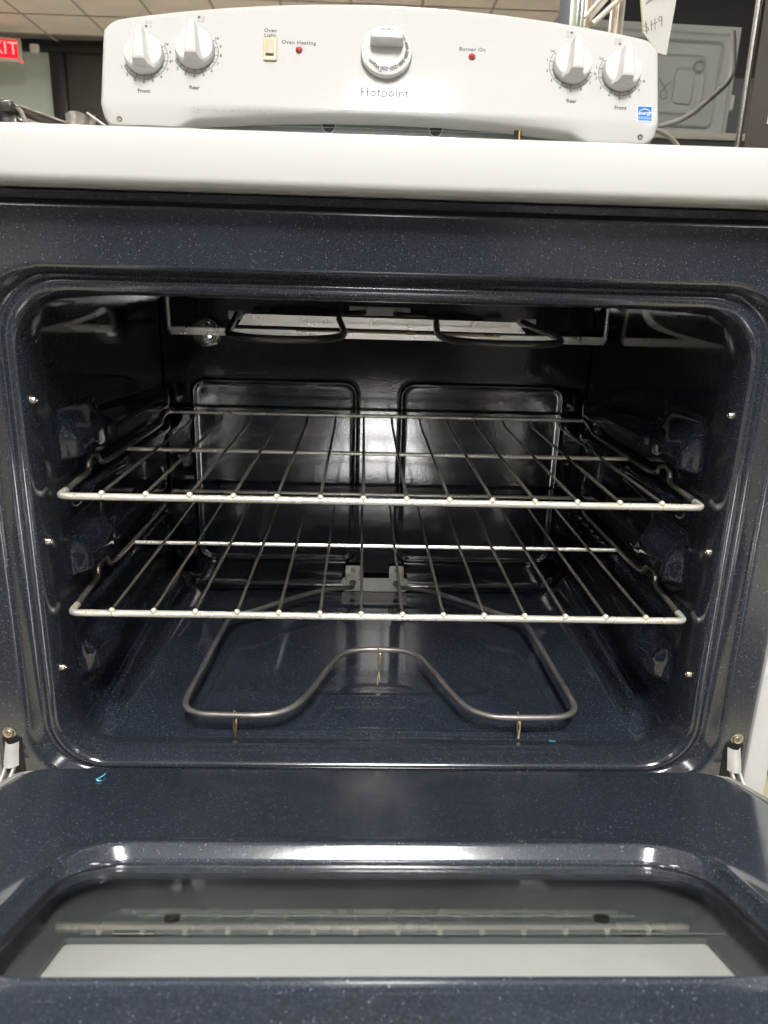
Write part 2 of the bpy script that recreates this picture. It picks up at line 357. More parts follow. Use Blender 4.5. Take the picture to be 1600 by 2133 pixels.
for xx in (.25, 2.25):
    bm = bmesh.new(); box(bm, *bx(xx-.03, xx+.03, 3.2, 3.26, FLOORZ, .95), bev=.004); fin("shelf_leg", bm, pmat("shelf_leg_grey", (.12, .12, .13), .5), SH)
bm = bmesh.new(); box(bm, *bx(1.22, 2.9, 4.2, 5.0, FLOORZ, 2.25), bev=.02)
tag(fin("black_cabinet", bm, pmat("black_cabinet", (.012, .013, .018), .5)), "tall matt black cabinet standing behind the pale appliance", "cabinet")
bm = bmesh.new(); box(bm, *bx(1.72, 2.5, 3.55, 4.1, FLOORZ, 1.33), bev=.01)
tag(fin("grey_cabinet", bm, pmat("slate_cabinet", (.055, .06, .07), .5)), "low slate grey cabinet between the pale appliance and the refrigerator", "cabinet")
# step stand / rack of bright posts behind the back panel
ST = empty("display_rack", (.83, 2.55, FLOORZ), "bright metal display rack with slanting arms behind the control panel", "rack")
posts = [(.722, .742, "pale_green_post", (.55, .62, .50)), (.748, .760, "dark_green_post", (.22, .30, .24)), (.766, .776, "grey_post", (.42, .40, .36)), (.784, .800, "brass_post", (.55, .42, .28)), (.884, .898, "copper_post", (.50, .34, .28)), (.900, .912, "bright_post", (.85, .82, .74)), (.914, .938, "olive_post", (.36, .34, .27))]
for k, (a, b, nme, col) in enumerate(posts):
    bm = bmesh.new(); box(bm, *bx(a, b, 2.5+.012*k, 2.53+.012*k, FLOORZ, 1.6), bev=.003); fin("post", bm, pmat(nme, col, .3, metal=.3), ST)
for k, (p, q, rr, col) in enumerate([((.795, 2.47, 1.222), (.93, 2.47, 1.345), .010, (.78, .76, .66)), ((.765, 2.48, 1.243), (.90, 2.48, 1.40), .008, (.70, .66, .55))]):
    bm = bmesh.new(); tube(bm, [p, q], rr, 8); fin("arm", bm, pmat("rack_arm_%s" % "ab"[k], col, .35, metal=.2), ST)
bm = bmesh.new()
vs = [bm.verts.new(p) for p in ((.812, 2.60, 1.262), (.812, 2.60, 1.40), (.93, 2.60, 1.40))]; f = bm.faces.new(vs)
bmesh.ops.extrude_face_region(bm, geom=[f]); 
for v in bm.verts:
    if v not in vs: v.co.y += .01
fin("gusset_plate", bm, pmat("white_gusset", (.78, .77, .72), .5), ST, smooth=0)
# price tag
TG = empty("price_tag", (.50, .9, .80), "tapering white paper price tag with $119 handwritten on it", "price tag")
bm = bmesh.new(); P = [(.462, .83), (.534, .83), (.526, .716), (.5075, .7195), (.478, .752)]
def slab(bm, P, y0, y1):
    A = [bm.verts.new((x, y0, z)) for x, z in P]; B = [bm.verts.new((x, y1, z)) for x, z in P]; n = len(P)
    bm.faces.new(A); bm.faces.new(B[::-1])
    for i in range(n): bm.faces.new((A[i], B[i], B[(i+1) % n], A[(i+1) % n]))
slab(bm, P, .9, .9008); fin("card", bm, pmat("tag_paper", (.84, .82, .76), .8, noise_amt=.03, noise_scale=30), TG, smooth=0)
bm = bmesh.new(); slab(bm, [(.4605, .83), (.4622, .83), (.4795, .7495), (.4775, .7495)], .8995, .9013); fin("card_edge", bm, pmat("tag_yellow_edge", (.62, .56, .30), .8), TG, smooth=0)
bm = bmesh.new()
MM = T(.497, .8990, .764) @ RX(PI/2) @ RZ(R(20))
def stroke(pts, r=.00055): tube(bm, [MM @ Vector((x, y, 0)) for x, y in pts], r, 6)
stroke([(-.0125, .004), (-.0165, .006), (-.0185, .003), (-.0125, -.001), (-.0115, -.005), (-.016, -.0065), (-.019, -.004)]); stroke([(-.0138, .010), (-.0165, -.0105)])
stroke([(-.004, .008), (-.0075, -.0085)]); stroke([(-.0075, .001), (.001, .0015)], .0004); stroke([(.003, .009), (-.0005, -.0085)]); stroke([(.001, .001), (.006, .002)], .0004)
stroke([(.0155, .0075), (.0115, .009), (.0085, .005), (.010, .002), (.0145, .004), (.016, .008), (.0135, -.001), (.0125, -.0075)])
MM = T(.486, .8990, .800) @ RX(PI/2) @ RZ(R(12)); stroke([(-.010, -.003), (.006, .003)], .0005); stroke([(-.010, -.003), (-.006, .001), (.012, .008)], .0004)
fin("handwriting", bm, pmat("pencil_ink", (.10, .095, .09), .7), TG)
# left: neighbouring cooktop with stacked parts
NB = empty("neighbouring_range", (-.95, .95, FLOORZ), "steel range standing behind on the left with parts piled on top", "range")
bm = bmesh.new(); box(bm, *bx(-1.5, -.56, .9, 1.5, FLOORZ, .50), bev=.006); fin("body", bm, pmat("neighbour_steel", (.20, .19, .18), .35, metal=.6), NB)
M_gr = pmat("grate_iron", (.10, .09, .082), .30, metal=.5, noise_amt=.35, noise_scale=30, bump=.0004, bump_scale=60)
M_gr2 = pmat("grate_pale", (.42, .39, .34), .35, metal=.5, noise_amt=.4, noise_scale=45, bump=.0006, bump_scale=90)
GT = empty("burner_grate", (-.68, 1.0, .55), "dark cast iron burner grate with a pale top edge, leftmost above the white cooktop", "burner grate")
bm = bmesh.new(); box(bm, *bx(-.732, -.70, .98, 1.04, .50, .592), bev=.006); fin("foot", bm, M_gr, GT)
bm = bmesh.new(); box(bm, *bx(-.728, -.704, .97, 1.03, .597, .617), bev=.004); fin("foot_cap", bm, M_gr, GT)
bm = bmesh.new(); tube(bm, [(-.78, .99, .632), (-.706, .99, .619), (-.692, .99, .611), (-.611, .99, .585), (-.55, .99, .565)], .0022, 8); fin("top_bar", bm, M_gr2, GT)
bm = bmesh.new(); tube(bm, [(-.706, 1.0, .606), (-.61, 1.0, .576), (-.56, 1.0, .556)], .008, 8); fin("side_bar", bm, M_gr, GT)
bm = bmesh.new(); tube(bm, [(-.704, .995, .61), (-.692, .985, .60), (-.686, .985, .585), (-.68, .99, .56)], .0045, 8); fin("corner_post", bm, M_gr2, GT)
bm = bmesh.new(); box(bm, *bx(-.78, -.737, .99, 1.05, .50, .63), bev=.004); fin("end_bar", bm, M_gr, GT)
bm = bmesh.new()
def lump(u, v):
    a = u*2*PI; rr = .026+.004*math.sin(5*a)*v+.002*noise.noise(Vector((math.cos(a)*3, math.sin(a)*3, v*4)))
    return (-.586+rr*math.cos(a), 1.0+rr*math.sin(a), .55+v*.05+.004*math.sin(3*a)*v)
grid(bm, 40, 10, lump); fin0 = tag(fin("crumpled_foil", bm, M_gr2), "small crumpled metal piece beside the left end of the control panel", "scrap")
bm = bmesh.new(); tube(bm, [(-.566, .985, .602), (-.53, .985, .578)], .003, 8); bar = tag(fin("thin_bar", bm, M_gr2), "short pale bar slanting down beside the crumpled metal piece", "bar")
# grey mains cord on the right
bm = bmesh.new(); tube(bm, catmull([(.36, .80, .565), (.43, .80, .570), (.497, .80, .580), (.54, .80, .596), (.578, .80, .626), (.607, .80, .656), (.618, .82, .69), (.619, .84, .74)], 8), .0042, 10)
tag(fin("power_cord", bm, pmat("grey_cord", (.26, .245, .235), .45)), "thick grey mains cord sweeping up to the right of the control panel", "cord")
bm = bmesh.new(); tube(bm, catmull([(.40, .66, .545), (.44, .68, .552), (.477, .70, .545), (.50, .71, .527), (.51, .71, .49)], 8), .004, 10)
tag(fin("power_cord", bm, pmat("pale_cord", (.40, .36, .33), .45)), "short pale cord end curling down just above the right end of the white cooktop", "cord")

bm = bmesh.new(); box(bm, *bx(-1.3, 1.0, -2.35, -.74, FLOORZ+.0005, FLOORZ+.009), bev=.003, seg=1)  # unseen mat added to darken the floor as mirrored in the oven
tag(fin("floor_mat", bm, pmat("added_black_mat", (.03, .03, .032), .7)), "black mat added in front of the open oven to darken reflections", "mat")
# unseen appliance shapes added across the aisle to darken and vary the enamel reflections
def opposite(x0, x1, top, col, rough, label, nm="reflection_block", metal=0):
    t = empty(nm, ((x0+x1)/2, -2.85, FLOORZ), label, "reflection block")
    bm = bmesh.new(); box(bm, *bx(x0, x1, -3.2, -2.55, FLOORZ+.03, top), bev=.01); fin("body", bm, pmat(nm+"_%d" % int(x0*100), col, rough, metal=metal), t)
    bm = bmesh.new(); tube(bm, [(x0+.08, -2.50, top-.12), (x1-.08, -2.50, top-.12)], .011, 10); fin("handle", bm, M_steel, t)
opposite(-2.0, -1.20, .42, (.45, .45, .43), .3, "low pale block added across the aisle for reflections")
opposite(-1.17, -.33, 1.25, (.05, .05, .055), .25, "tall black block added across the aisle to darken reflections")
opposite(-.30, .52, 1.25, (.022, .020, .022), .3, "darkest tall block added across the aisle to darken reflections")
opposite(.55, 1.30, .95, (.16, .16, .16), .35, "grey block added across the aisle for reflections")
opposite(1.33, 2.2, 1.1, (.06, .055, .05), .3, "dark brown block added across the aisle to darken reflections")
# ================================================================== THE RANGE
RG = empty("range", (0, .25, FLOORZ), "white electric range with its oven door hanging open", "range")
# --- front frame ring, groove and lip
NE = (60, 44)
def ring(hw, zt, zb, r, y, rb=None): return [(x, y, z) for x, z in rrect(-hw, hw, zb, zt, r, 12, NE, rb)]
bm = bmesh.new()
prof = [(.354, .3545, -.30, .002, -.036), (.354, .3545, -.30, .002, -.0395), (.3535, .354, -.2995, .002, -.040), (.3515, .352, -.2975, .002, -.040), (.3305, .3155, -.160, .059, -.040), (.3275, .3125, -.158, .058, -.040), (.3250, .3100, -.156, .056, -.0394), (.3228, .3080, -.154, .055, -.0365),
        (.3190, .3055, -.1520, .053, -.0285), (.3160, .3040, -.1505, .052, -.0262), (.3120, .3020, -.1490, .051, -.0262), (.3095, .3005, -.1475, .050, -.0285), (.3080, .2990, -.1465, .049, -.0292), (.3060, .2968, -.1452, .048, -.0288),
        (.3040, .2930, -.1438, .047, -.0280), (.3022, .2908, -.1426, .046, -.0255), (.3006, .2893, -.1410, .045, -.0200), (.2995, .2886, -.1395, .044, -.0120), (.2995, .2886, -.1388, .044, -.004), (.3000, .2890, -.1400, .043, .004), (.3010, .2920, -.1450, .042, .012), (.3015, .2950, -.1490, .040, .0185), (.3015, .2960, -.1500, .038, .024)]
loft(bm, [ring(a, b, c, d, y) for a, b, c, d, y in prof])
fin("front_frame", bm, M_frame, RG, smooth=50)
# --- cavity sleeve: sides, floor, ceiling in one pressed sheet
def bumpz(y, z, s):
    """how far the side wall is pressed inwards"""
    h = 0.0
    for zl in (.114, 0.0, -.108):      # ledges under and over each rack position, running front to back
        h += .0155*sm(.040, .085, y)*(1-sm(.380, .400, y))*sm(zl-.036, zl-.010, z)*(1-sm(zl-.0075, zl-.0042, z))
        h += .0100*sm(.120, .145, y)*(1-sm(.365, .390, y))*sm(zl+.0185, zl+.0225, z)*(1-sm(zl+.036, zl+.050, z))
        # broad shoulder at the front between two positions: flat underside, long slope above
        h += .0170*sm(.024, .050, y)*(1-sm(.112, .140, y))*sm(zl+.0185, zl+.0260, z)*(1-sm(zl+.040, zl+.078, z))
        h += .0030*math.exp(-((y-.085)/.018)**2-((z-(zl+.036))/.014)**2)
    # square-ended top guide
    h += .010*sm(.128, .145, y)*(1-sm(.400, .408, y))*sm(.128, .136, z+.06*(y-.27))*(1-sm(.158, .166, z+.06*(y-.27)))
    return h
def sleeve(y, k):
    r_b = .038+.022*sm(.02, .42, y); hw = .3015; zt = .296; zb = -.150
    P = rrect(-hw, hw, zb, zt, .038, 30, (60, 260), r_b); out = []
    for x, z in P:
        if abs(x) > hw-.003 and -.115 < z < .25:
            s = 1 if x > 0 else -1; x -= s*bumpz(y, z, s)*sm(.024, .045, y)*sm(-.115, -.1, z)
        # long rounded rail in the angle between floor and side
        if z < -.10 and abs(x) > .24:
            k_ = sm(.030, .090, y)*(1-sm(.375, .40, y)); s = 1 if x > 0 else -1
            z += .021*math.exp(-(abs(abs(x)-.284)/.0085)**2.6)*k_
            x -= s*.004*math.exp(-((z+.118)/.02)**2)*k_
        # pressed floor: shallow dish outlined by a soft step
        if z < -.1499 and abs(x) < .24:
            d = emb(x, y, -.128, .138, .105, .36, .03, .006, .0018)+emb(x, y, -.236, .242, .035, .405, .03, .004, .0016)
            d += .0022*math.exp(-((y-.088)/.0022)**2)*(1-sm(.040, .052, abs(x)))
            z += d
        out.append((x, y, z))
    return out
bm = bmesh.new(); ys = [.024+(.4125-.024)*i/110 for i in range(111)]
V = loft(bm, [sleeve(y, i) for i, y in enumerate(ys)])
# rear fillet
for (ins, yy) in ((.002, .4165), (.006, .4190), (.012, .4200)):
    pass
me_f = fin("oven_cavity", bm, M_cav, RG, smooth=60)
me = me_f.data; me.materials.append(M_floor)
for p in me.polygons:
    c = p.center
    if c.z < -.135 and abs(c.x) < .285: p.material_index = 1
# --- back wall with two pressed loops
def backf(u, v):
    x = -.3035+u*.607; z = -.153+v*.452
    h = emb(x, z, -.260, -.030, -.101, .165, .018, .0033, .0026)+emb(x, z, .036, .266, -.101, .165, .018, .0033, .0026)
    ez = max(-.134-z, 0); h += .016-math.sqrt(max(.016**2-min(ez, .016)**2, 0)) if ez > 0 else 0
    h += .0015*noise.noise(Vector((x*5, z*5, 3)))
    return (x, .420-h, z)
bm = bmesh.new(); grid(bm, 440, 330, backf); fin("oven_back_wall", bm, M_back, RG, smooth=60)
# --- small screws along the front edge of both walls
for x, z in ((-.2995, .202), (.2995, .202), (-.2995, .076), (.2995, .076), (-.2995, -.049), (.2995, -.049)):
    s = -1 if x > 0 else 1
    o = fin("wall_screw", screw_bm(.0032, .004), M_screw, RG, T(x, -.0145, z) @ RY(s*PI/2))
# --- lamp cover
bm = bmesh.new(); prof = [(.021, 0), (.021, .005), (.0195, .010), (.0190, .0135), (.0165, .0150), (.0155, .0180), (.0125, .0190), (.0115, .0215), (.007, .0222), (.006, .0240), (.0005, .0245)]
lathe(bm, prof, 32, RX(PI/2)); LC = fin("oven_lamp", bm, M_bulb, RG, T(-.236, .413, .233))
bm = bmesh.new(); tube(bm, [(.0185*math.cos(a*PI/16), -.004, .0185*math.sin(a*PI/16)) for a in range(32)], .0022, 8, closed=True); fin("lamp_ring", bm, M_screw, LC, T(-.236, .413, .233))
bm = bmesh.new(); lathe(bm, [(.004, 0), (.008, .004), (.009, .010), (.005, .015)], 20, RX(PI/2)); fin("bulb", bm, pmat("frosted_bulb", (.55, .53, .48), .3), LC, T(-.236, .412, .233))
# --- broil shield rail, reflector, element, bracket
bm = bmesh.new(); tube(bm, fillet([(-.268, .33, .296), (-.2665, .33, .238), (.290, .33, .2375), (.290, .33, .296)], .004, 3), .0030, 8, flat=(1.0, 1.0))
box(bm, *bx(-.266, .289, .3270, .3295, .2335, .2440), bev=.0008, seg=1, M=T(0, .328, .239) @ RX(R(8.5)) @ T(0, -.328, -.239))
BS = fin("broil_shield", bm, pmat("shield_steel", (.95, .93, .87), .28, metal=.85, noise_amt=.1, noise_scale=40), RG)
bm = bmesh.new(); slab(bm, [(-.172, .2505), (-.163, .2635), (.164, .2615), (.176, .2485)], .28, .2815)
for v in bm.verts: v.co.y -= (v.co.z-.25)*.13
RF = fin("reflector_strip", bm, pmat("reflector_aluminium", (.90, .87, .80), .28, metal=.9, noise_amt=.06, noise_scale=50, bump=.00005, bump_scale=200, aniso=(1, 30, 30)), RG, smooth=0)
bm = bmesh.new(); box(bm, *bx(-.187, -.168, .30, .3012, .2555, .266), bev=.001, seg=1); fin("tab", bm, M_steel, RF)
bm = bmesh.new(); box(bm, *bx(.168, .192, .30, .3012, .2545, .265), bev=.001, seg=1); fin("tab", bm, M_steel, RF)
BZ = .2510
EL = [(-.176, .30, .262), (-.169, .22, BZ+.003), (-.163, .160, BZ), (-.152, .110, BZ), (-.128, .074, BZ), (-.097, .062, BZ), (-.066, .074, BZ), (-.047, .110, BZ), (-.042, .165, BZ), (-.045, .22, BZ+.003), (-.052, .30, .262), (-.05, .36, .263), (-.026, .38, .264), (-.020, .415, .264)]
ER = [(.022, .415, .263), (.030, .38, .263), (.068, .36, .262), (.068, .30, .261), (.062, .22, BZ+.002), (.061, .165, BZ), (.068, .112, BZ), (.090, .080, BZ), (.122, .072, BZ), (.155, .086, BZ), (.178, .120, BZ), (.190, .19, BZ+.001), (.186, .25, .255), (.176, .30, .261)]
bm = bmesh.new(); tube(bm, catmull(EL, 8), .0037, 12); tube(bm, catmull(ER, 8), .0037, 12)
BE = fin("broil_element", bm, pmat("broil_sheath", (.13, .125, .12), .34, metal=.7, noise_amt=.2, noise_scale=28), RG)
bm = bmesh.new(); tube(bm, [(-.10, .25, .2475), (.14, .25, .2465)], .0011, 6); box(bm, (.035, .25, .2475), (.012, .004, .004), bev=.001, seg=1); fin("support_rod", bm, M_brass, BE)
bm = bmesh.new(); box(bm, *bx(-.041, .043, .4105, .4120, .2595, .2715), bev=.0006, seg=1); fin("mounting_plate", bm, M_steel, BE)
# --- bake element, bracket, legs
ZE = -.125
half = [(-.168, .281), (-.186, .272), (-.196, .254), (-.2005, .20), (-.2045, .12), (-.2075, .062), (-.203, .040), (-.188, .0295), (-.165, .027), (-.125, .027), (-.107, .032), (-.091, .046), (-.077, .076), (-.063, .118), (-.050, .152), (-.038, .167), (-.022, .173), (0, .1745)]
cx = .005
pts = [(-.030, .418, -.134), (-.0305, .400, -.135), (-.032, .385, -.132), (-.045, .372, -.128), (-.075, .354, -.125), (-.12, .320, ZE)] + [(x+cx, y, ZE) for x, y in half] + [(-x+cx, y, ZE) for x, y in half[:-1][::-1]] + [(.130, .320, ZE), (.085, .356, -.125), (.055, .374, -.128), (.040, .387, -.132), (.0365, .400, -.135), (.036, .418, -.134)]
bm = bmesh.new(); tube(bm, catmull(pts, 6), .0033, 12); BK = fin("bake_element", bm, M_element, RG)
bm = bmesh.new()
P = [(x, z) for x, z in rrect(-.047, .053, -.1478, -.1262, .005, 4, (2, 2))]; slab(bm, P, .4075, .4090)
BP = fin("element_bracket", bm, M_steel, RG, smooth=0)
for xx in (-.0305, .0355):
    bm = bmesh.new(); slab(bm, rrect(xx-.0112, xx+.0112, -.128, -.1085, .003, 4, (2, 2)), .4095, .4108)
    for v in bm.verts: v.co.y += .004*sm(-.12, -.112, v.co.z)
    fin("bracket_tab", bm, M_steel, BP, smooth=0)
    fin("bracket_screw", screw_bm(.0030, .003), M_screw, BP, T(xx, .4125, -.1155) @ RX(PI/2))
    bm = bmesh.new(); tube(bm, [(xx+.0042*math.cos(a*PI/8), .4070, -.1345+.0042*math.sin(a*PI/8)) for a in range(16)], .0009, 6, closed=True); fin("bushing_hole", bm, M_dark, BP)
    for dx in (-.010, .010):
        bm = bmesh.new(); lathe(bm, [(.0011, 0), (.0011, .0004)], 8, RX(PI/2)); fin("pin_hole", bm, M_dark, BP, T(xx+dx, .4075, -.1285))
for xx, yy in ((-.146, .0285), (.148, .0300), (.005, .1745)):
    bm = bmesh.new()
    tube(bm, [(xx-.0016, yy-.0042, ZE+.001), (xx-.001, yy, ZE+.0042), (xx, yy+.004, ZE), (xx+.001, yy-.001, ZE-.0045), (xx+.0014, yy-.004, ZE-.010), (xx+.0004, yy-.005, ZE-.0235)], .0010, 6)
    tube(bm, [(xx-.0012, yy-.0035, ZE-.004), (xx-.0014, yy-.0045, ZE-.012), (xx+.0002, yy-.005, ZE-.0235)], .0009, 6)
    fin("support_clip", bm, M_brass, BK)

# --- cooktop
bm = bmesh.new(); c, s = bx(-.381, .381, -.068, .515, .366, .405); box(bm, c, s, bev=.007, seg=4)
CT = fin("cooktop", bm, M_whitetop, RG, smooth=40)
bm = bmesh.new(); box(bm, *bx(-.352, .352, -.030, -.020, .350, .3655)); box(bm, *bx(-.352, .352, -.0345, -.0305, .3548, .3575)); fin("shadow_channel", bm, M_dark, RG, smooth=0)  # black strips stand in for the shade in the gap under the cooktop
bm = bmesh.new(); box(bm, *bx(-.376, .376, -.0365, -.021, .3575, .3645), bev=.001, seg=1); fin("control_rail", bm, M_frame, RG, smooth=0)
# coil burners (out of sight from the photograph's low camera, seen from above)
M_pan = pmat("drip_pan", (.6, .6, .6), .2, metal=1)
bn = 0
for x, y, r in ((-.19, .08, .10), (.19, .08, .078), (-.19, .33, .078), (.19, .33, .10)):
    bm = bmesh.new(); tube(bm, [(x+(r*(.2+.8*i/120))*math.cos(i*.262), y+(r*(.2+.8*i/120))*math.sin(i*.262), .4105) for i in range(121)], .0036, 6)
    b = fin("coil_burner", bm, M_element, CT)
    bm = bmesh.new(); lathe(bm, [(r+.004, .4054), (r+.010, .4062), (r+.016, .4054)], 36, T(x, y, 0), cap=False); fin("drip_pan", bm, M_pan, CT, T(0, 0, 0))
# --- body
for s in (-1, 1):
    bm = bmesh.new(); box(bm, *bx(min(s*.3548, s*.379), max(s*.3548, s*.379), -.042, .53, FLOORZ+.02, .3655), bev=.004, seg=2); fin("side_panel", bm, M_white, RG)
bm = bmesh.new(); box(bm, *bx(-.354, .354, .45, .53, FLOORZ+.02, .365)); fin("rear_panel", bm, M_riser, RG, smooth=0)
bm = bmesh.new(); box(bm, *bx(-.3535, .3535, -.046, .44, FLOORZ+.03, -.302), bev=.004); fin("storage_drawer", bm, M_white, RG)
# --- riser behind the gap under the control panel
bm = bmesh.new(); box(bm, *bx(-.372, .372, .503, .52, .405, .545)); fin("riser", bm, M_riser, RG, smooth=0)
bm = bmesh.new(); tube(bm, [(-.34, .5025, .5065), (.36, .5025, .5075)], .0009, 6); fin("riser_crease", bm, pmat("riser_edge", (.34, .36, .34), .35, metal=.3), RG)
for xx in (-.0745, .0745):
    bm = bmesh.new()
    P = [(xx+.0085*math.cos(a), .511+.0105*math.sin(a)) for a in [PI+PI*k/12 for k in range(13)]]; slab(bm, P, .5018, .5026); nt = fin("vent_notch", bm, M_dark, RG, smooth=0)
    bm = bmesh.new(); tube(bm, [(xx+.0095*math.cos(a), .5018, .511+.0115*math.sin(a)) for a in [PI+PI*k/12 for k in range(13)]], .0008, 6); fin("notch_rim", bm, pmat("riser_rim%d" % (xx > 0), (.40, .42, .40), .35, metal=.3), nt)
bm = bmesh.new(); box(bm, *bx(.183, .193, .492, .498, .49, .53), bev=.002); YW = fin("wire_pair", bm, M_dark, RG)
bm = bmesh.new(); tube(bm, [(.190, .4905, .485), (.1895, .4905, .53)], .0010, 8); fin("yellow_wire", bm, M_yellow, YW)

# --- backguard
TL = R(20); BG = T(0, .47, .50) @ RX(PI/2-TL)
def bgtop(x): 
    ax = abs(x); t = .1780-.262*x*x; c = .024
    if ax > .3795-c: t -= c-math.sqrt(max(c*c-(ax-(.3795-c))**2, 0))
    return t
def bgbot(x):
    ax = abs(x); b = .0225-.170*x*x; k = sm(.252, .290, ax); b = b*(1-k)+(-.0025)*k; c = .024
    if ax > .3795-c: b += (c-math.sqrt(max(c*c-(ax-(.3795-c))**2, 0)))*1.1
    return b
xs = []
NXc = 150
for i in range(NXc+1):
    u = i/NXc*2-1; xs.append(.3795*(math.sin(u*PI/2)*.55+u*.45))
vs_ = [0, .01, .02, .035, .05, .07, .09, .11, .13, .16, .19, .22, .26, .3, .4, .5, .6, .7, .8, .86, .9, .93, .95, .965, .98, .99, 1]
bm = bmesh.new(); Vg = []
for x in xs:
    col = []
    b, t = bgbot(x), bgtop(x)
    for s in vs_:
        v = b+(t-b)*s
        n_ = 0
        fold = .0275
        if v < fold: n_ -= .010*((fold-v)/max(fold-b, .01))**1.4 if v < fold else 0
        e = min(t-v, (.3795-abs(x))+.0001); r = .006
        if e < r: n_ -= r-math.sqrt(max(r*r-(r-e)**2, 0))
        eb = v-b
        if eb < .003: n_ -= .003-math.sqrt(max(.003**2-(.003-eb)**2, 0))
        col.append(bm.verts.new((x, v, n_)))
    Vg.append(col)
for i in range(len(xs)-1):
    for j in range(len(vs_)-1): bm.faces.new((Vg[i][j], Vg[i+1][j], Vg[i+1][j+1], Vg[i][j+1]))
loop = [Vg[i][0] for i in range(len(xs))]+[Vg[-1][j] for j in range(1, len(vs_))]+[Vg[i][-1] for i in range(len(xs)-2, -1, -1)]+[Vg[0][j] for j in range(len(vs_)-2, 0, -1)]
bk = [bm.verts.new((v.co.x, v.co.y, min(v.co.z, 0)-.03 if v.co.y > .03 else -.030)) for v in loop]
for i in range(len(loop)): j = (i+1) % len(loop); bm.faces.new((loop[i], loop[j], bk[j], bk[i]))
bmesh.ops.remove_doubles(bm, verts=bm.verts, dist=.00005)
BGO = fin("control_panel", bm, M_white, RG, BG, smooth=50)
bm = bmesh.new(); box(bm, *bx(-.366, .366, .02, .142, -.075, -.034)); fin("panel_back", bm, M_riser, BGO, BG, 0)
def on(x, v, n=0.0004, rz=0): return BG @ T(x, v, n) @ RZ(rz)
for xx in (-.3545, .3545): fin("panel_screw", screw_bm(.0042, .003), M_screw, BGO, BG @ T(xx, .0075, -.0078) @ RX(R(28)))
for xx, w in ((-.30, 0), (.315, 0)):
    bm = bmesh.new(); box(bm, (0, 0, 0), (.035, .02, .003), bev=.001, seg=1); fin("mount_foot", bm, M_galv, BGO, BG @ T(xx, -.010, -.024))
def word(s, x, v, size, mat=M_print, name="printed_word", **k):
    bm = bmesh.new(); text_bm(bm, s, size, Matrix(), .00003, **k); return fin(name, bm, mat, BGO, on(x, v), 0)
word("Front", -.3215, .0428, .0074, bold=.00026); word("Rear", -.2545, .0500, .0074, bold=.00026); word("Rear", .2571, .0501, .0074, bold=.00026); word("Front", .3248, .0431, .0074, bold=.00026)
word("Oven", -.1545, .1335, .0072, bold=.00022, space=1.1); word("Light", -.1548, .1268, .0072, bold=.00022, space=1.1)
word("Oven Heating", -.1160, .1180, .0074, bold=.00022, space=1.12); word("Burner On", .1205, .1177, .0074, bold=.00022, space=1.12)
word("Hotpoint", .0016, .0522, .0168, M_brand, "brand_lettering", bold=.00022, space=1.06)
# dials
def dial(x, v, mirror, names):
    bm = bmesh.new(); ro, ri = .0302, .0245
    # left dials run 1 .. Hi clockwise from lower left, right dials Lo .. 8
    a0, a1 = (R(205), R(395)) if not mirror else (R(140), R(345))
    A = [a0+(a1-a0)*k/40 for k in range(41)]
    tube(bm, [(ro*math.cos(a), ro*math.sin(a), 0) for a in A], .00035, 4)
    n = len(names)
    for k, s in enumerate(names):
        a = a0+(a1-a0)*k/(n-1)
        rr = ri-.001 if s.isdigit() else ro-.003
        tube(bm, [(rr*math.cos(a), rr*math.sin(a), 0), (ro*math.cos(a), ro*math.sin(a), 0)], .00045, 4)
        if k < n-1:
            am = a0+(a1-a0)*(k+.5)/(n-1); tube(bm, [((ro-.002)*math.cos(am), (ro-.002)*math.sin(am), 0), (ro*math.cos(am), ro*math.sin(am), 0)], .0002, 4)
        text_bm(bm, s, .0054, T((ro+.0038)*math.cos(a), (ro+.0038)*math.sin(a), 0), .00006, bold=.0002)
    text_bm(bm, "Off", .0050, T(0, ro+.0015, 0), .00006, bold=.0001)
    fin("dial_marks", bm, M_dialring, BGO, on(x, v, .0003), 0)
    # faint grey dial band
NL = ["1", "2", "3", "4", "5", "6", "7", "8", "9", "Hi"]; NR = ["Lo", "1", "2", "3", "4", "5", "6", "7", "8"]
dial(-.3211, .0894, False, NL); dial(-.2540, .1000, False, NL); dial(.2569, .0985, True, NR); dial(.3248, .0906, True, NR)
def icon(x, v, which):
    bm = bmesh.new()
    for k, (i, j) in enumerate(((-1, 1), (1, 1), (-1, -1), (1, -1))):
        M0 = T(i*.0027, j*.0026, 0)
        if k == which: lathe(bm, [(.0020, 0), (.0020, .00015)], 14, M0)
        else: tube(bm, [M0 @ Vector((.0018*math.cos(a*PI/7), .0018*math.sin(a*PI/7), 0)) for a in range(14)], .0002, 4, closed=True)
    fin("burner_symbol", bm, M_dialring, BGO, on(x, v, .0003), 0)
icon(-.3187, .1357, 2); icon(-.2483, .1459, 0); icon(.2547, .1444, 1); icon(.3214, .1362, 3)
